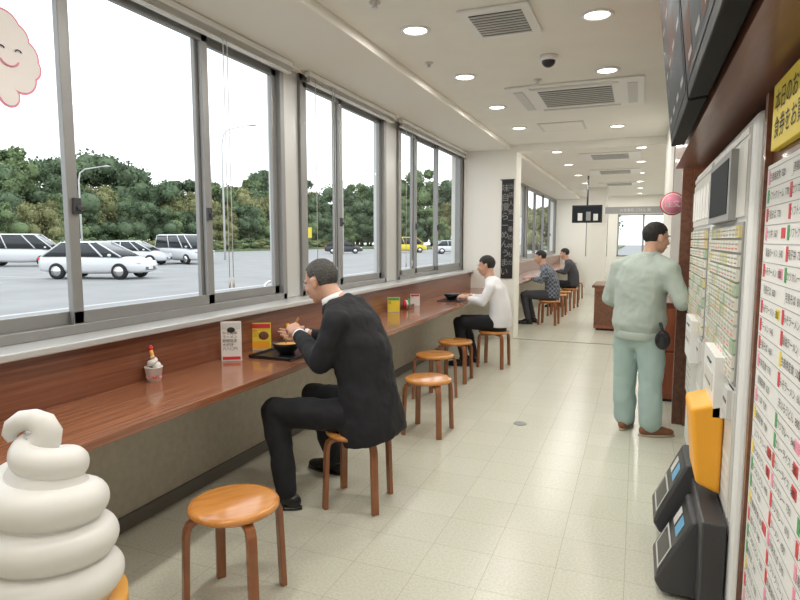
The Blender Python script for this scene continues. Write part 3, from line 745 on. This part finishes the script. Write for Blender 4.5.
# ---------------------------------------------------------------- outside
MB().box(-160,-2.9,-80,200,-.15,-.04,'asphalt').build('ground')
MB().box(-2.9,200,21.2,200,-.15,-.04,'asphalt').build('ground')
m=MB()
for k in range(22):
    y=4+k*2.7
    m.box(-27,-22,y,y+.12,-.039,-.035,'line')
m.box(-50,-12.2,60,60.2,-.039,-.035,'line').box(-12.4,-12.2,-10,90,-.039,-.035,'line')
m.build('parking_line_markings')
MB().box(-110,-52,-60,160,-.1,.25,'grass').build('grass_verge')
MB().box(-51.9,-3,95,160,-.1,.25,'grass').build('grass_verge')
for x,y in ((-5.2,5.3),(-6.5,9.3)):
    MB().tube([(x,y,-.04),(x,y,.6),(x,y+.08,.72),(x,y+.2,.76),(x,y+.6,.76),(x,y+.72,.72),(x,y+.8,.6),(x,y+.8,-.04)],.025,'chrome',12).build('bicycle_rail')

def car(name,x,y,ang,paint,kind='sedan'):
    e=empty(name,(x,y,-.04),(0,0,ang))
    def ring(px,hw,z0,z1):
        pts=[];n=20
        cz=(z0+z1)/2;hz=(z1-z0)/2
        for k in range(n):
            t=2*math.pi*k/n;c_,s_=math.cos(t),math.sin(t)
            pts.append((px,hw*math.copysign(abs(c_)**.45,c_),cz+hz*math.copysign(abs(s_)**.5,s_)))
        return pts
    if kind=='sedan':
        st=[(-2.22,.62,.42,.78),(-2.15,.76,.30,.95),(-1.9,.83,.25,1.02),(-1.0,.86,.22,1.0),(0,.87,.20,.98),(1.0,.86,.22,.96),(1.6,.84,.24,.88),(2.0,.78,.26,.76),(2.2,.6,.32,.64)]
        bot=(-2.0,1.35,.80,.92);top=(-1.25,.25,.60,1.50);wb=1.32;wr=.33
    elif kind=='van':
        st=[(-2.32,.80,.34,1.15),(-2.25,.85,.3,1.2),(-1,.87,.25,1.2),(0,.87,.22,1.18),(1.3,.87,.24,1.12),(1.95,.84,.26,1.0),(2.25,.76,.3,.85),(2.32,.6,.35,.7)]
        bot=(-2.28,1.95,.83,1.08);top=(-2.15,.95,.70,1.92);wb=1.4;wr=.34
    MB().loft([ring(*s_) for s_ in st],paint).build('body',e)
    def rect(b,n=5,r=.12):
        x0,x1,hw,z=b;pts=[]
        for (cx,cy,a0) in ((x1-r,hw-r,0),(x0+r,hw-r,90),(x0+r,-hw+r,180),(x1-r,-hw+r,270)):
            for k in range(n):
                a=math.radians(a0+90*k/(n-1));pts.append((cx+r*math.cos(a),cy+r*math.sin(a),z))
        return pts
    mid=tuple((a+b)/2 for a,b in zip(bot,top))
    MB().loft([rect(bot),rect(mid),rect(top)],'cargl').build('greenhouse',e)
    t2=(top[0]-.03,top[1]+.03,top[2]+.02,top[3]-.03);t3=(top[0]+.1,top[1]-.1,top[2]-.08,top[3]+.05)
    MB().loft([rect(t2),rect(top),rect(t3)],paint).build('roof',e)
    m=MB()
    for s_ in (-1,1):
        for fx in (0,.42,.78,1):
            a=V((bot[0]+(bot[1]-bot[0])*fx,s_*(bot[2]+.012),bot[3]));b=V((top[0]+(top[1]-top[0])*fx,s_*(top[2]+.012),top[3]))
            if fx in(0,1):a.y-=s_*.06;b.y-=s_*.06
            m.tube([a,b],.035,paint,8)
    m.build('pillars',e)
    m=MB()
    for sx_ in (-1,1):
        for sy in (-1,1):
            T=Matrix.Translation((sx_*wb,sy*.80,wr))@Matrix.Rotation(math.pi/2,4,'X')
            m.lathe([(.0005,-.1),(wr-.04,-.1),(wr,-.07),(wr,.07),(wr-.04,.1),(.0005,.1)],'tyre',n=24,T=T)
            m.lathe([(.0005,-.108),(wr*.62,-.108),(wr*.62,.108),(.0005,.108)],'chrome',n=20,T=T)
    m.build('wheels',e)
    m=MB();fx=st[-2][0]
    for sy in (-1,1):
        m.ell((fx-.02,sy*.60,.68 if kind=='sedan' else .85),(.16,.17,.07),'paper',12);m.ell((st[1][0],sy*.66,.82),(.08,.12,.08),'red',12)
        m.ell((bot[1]-.35,sy*.96,.98 if kind=='sedan' else 1.15),(.07,.09,.06),paint,10)
    m.box(fx+.12,fx+.2,-.42,.42,.36,.50,'dgrey').box(fx+.14,fx+.215,-.17,.17,.40,.50,'paper')
    m.build('lights_and_grille',e)
car('sedan_car',-20.8,18.2,.30,'carw')
car('minivan',-35,25.0,.62,'carw','van')
car('minivan',-28.5,31.8,-.25,'carw','van')
car('sedan_car',-35,33,.35,'cars')
car('sedan_car',-30,29.0,.35,'carw')
car('sedan_car',-32,62,.5,'dgrey')
car('minivan',-27,70,.5,'yellow','van')
car('sedan_car',-20,66,.5,'carw')
def pole(x,y,h,ax):
    e=empty('parking_lot_lamp_post',(x,y,0))
    d=V((.93,.37,0))*ax
    pts=[V((0,0,-.04)),V((0,0,h*.85)),V((0,0,h*.93))+d*.15,V((0,0,h*.97))+d*.6,V((0,0,h))+d*2.2]
    MB().tube(pts,[.09,.07,.06,.05,.04],'whiteg',10).build('mast',e)
    MB().ell(pts[-1]+d*.3,(.4,.2,.08),'whiteg',12).build('lamp_head',e)
pole(-31.0,39.2,10.6,1);pole(-46,38.5,8.0,1);pole(-30,58,9,1);pole(-20,75,9,-1)
e=empty('road_sign',(-36,60,0));MB().tube([(0,0,0),(0,0,2.6)],.06,'grey').box(-.9,.9,-.03,.03,1.8,3.0,'yellow').build('panel',e)

def tree_mesh(name,lm,h,w_,seed):
    rr=random.Random(seed);m=MB()
    m.tube([(0,0,0),(.1,.1,h*.35),(0,.2,h*.7)],[.28,.2,.08],'bark',8)
    blobs=[]
    for k in range(20):
        z=h*(.18+.74*rr.random());k2=1-abs((z/h-.5))*1.1
        a=rr.random()*6.28;r=w_*.55*k2*rr.random()
        blobs.append((V((r*math.cos(a),r*math.sin(a),z)),w_*(.16+.14*rr.random())*max(k2,.55)))
    vs=[];fs=[]
    for c_,r in blobs:
        for q in range(190):
            d=V((rr.gauss(0,1),rr.gauss(0,1),rr.gauss(0,1))).normalized()
            p_=c_+V((d.x*r,d.y*r,d.z*r*.8))*(.70+.42*rr.random())
            s_=.10+.12*rr.random();a=V((rr.gauss(0,1),rr.gauss(0,1),rr.gauss(0,1))).normalized();b=a.cross(d+V((.01,0,0))).normalized()
            a=(d*.4+a*.6).normalized();b=a.cross(b).normalized();b2=a.cross(b)
            o=len(vs);vs+=[p_-b*s_,p_+b2*s_,p_+b*s_,p_-b2*s_];fs.append((o,o+1,o+2,o+3))
        m.ell(c_,(r*.75,r*.75,r*.62),lm,10)
    m.add(vs,fs,lm)
    o=m.build(name);me=o.data;bpy.data.objects.remove(o);return me
tms=[tree_mesh('tree_a','leaf1',10,8,1),tree_mesh('tree_b','leaf2',11,7,2),tree_mesh('tree_c','leaf3',9,8,3),tree_mesh('tree_d','leaf2',10,9,4),tree_mesh('tree_e','leaf1',11,7,5)]
tl=empty('tree_line')
def tree(x,y,s_):
    o=bpy.data.objects.new('tree',random.choice(tms));COL.objects.link(o);o.parent=tl
    o.location=(x,y,.2);o.rotation_euler=(0,0,random.random()*6.28);o.scale=(s_,s_,s_*random.uniform(.85,1.12))
for row,off,s0 in ((0,0,.60),(1,6,.90),(2,13,1.28)):
    y=12
    while y<130:
        tree(-62-off+random.uniform(-2,2)+ (0 if y<70 else (y-70)*.25),y,s0*random.uniform(.85,1.15));y+=random.uniform(3.4,4.8)
    x=-60
    while x<-24:
        tree(x,112+off+random.uniform(-2,2),s0*1.1*random.uniform(.8,1.1));x+=random.uniform(3.8,5.6)
for k in range(46):
    o=bpy.data.objects.new('shrub',tms[0 if k%2 else 2]);COL.objects.link(o);o.parent=tl;o.location=(-54.5+random.uniform(-.6,.6),10+k*2.2,-.15);o.scale=(.45,.45,.20);o.rotation_euler=(0,0,k)
for k in range(3):tree(-9+k*3,42+random.uniform(-2,2),.5)
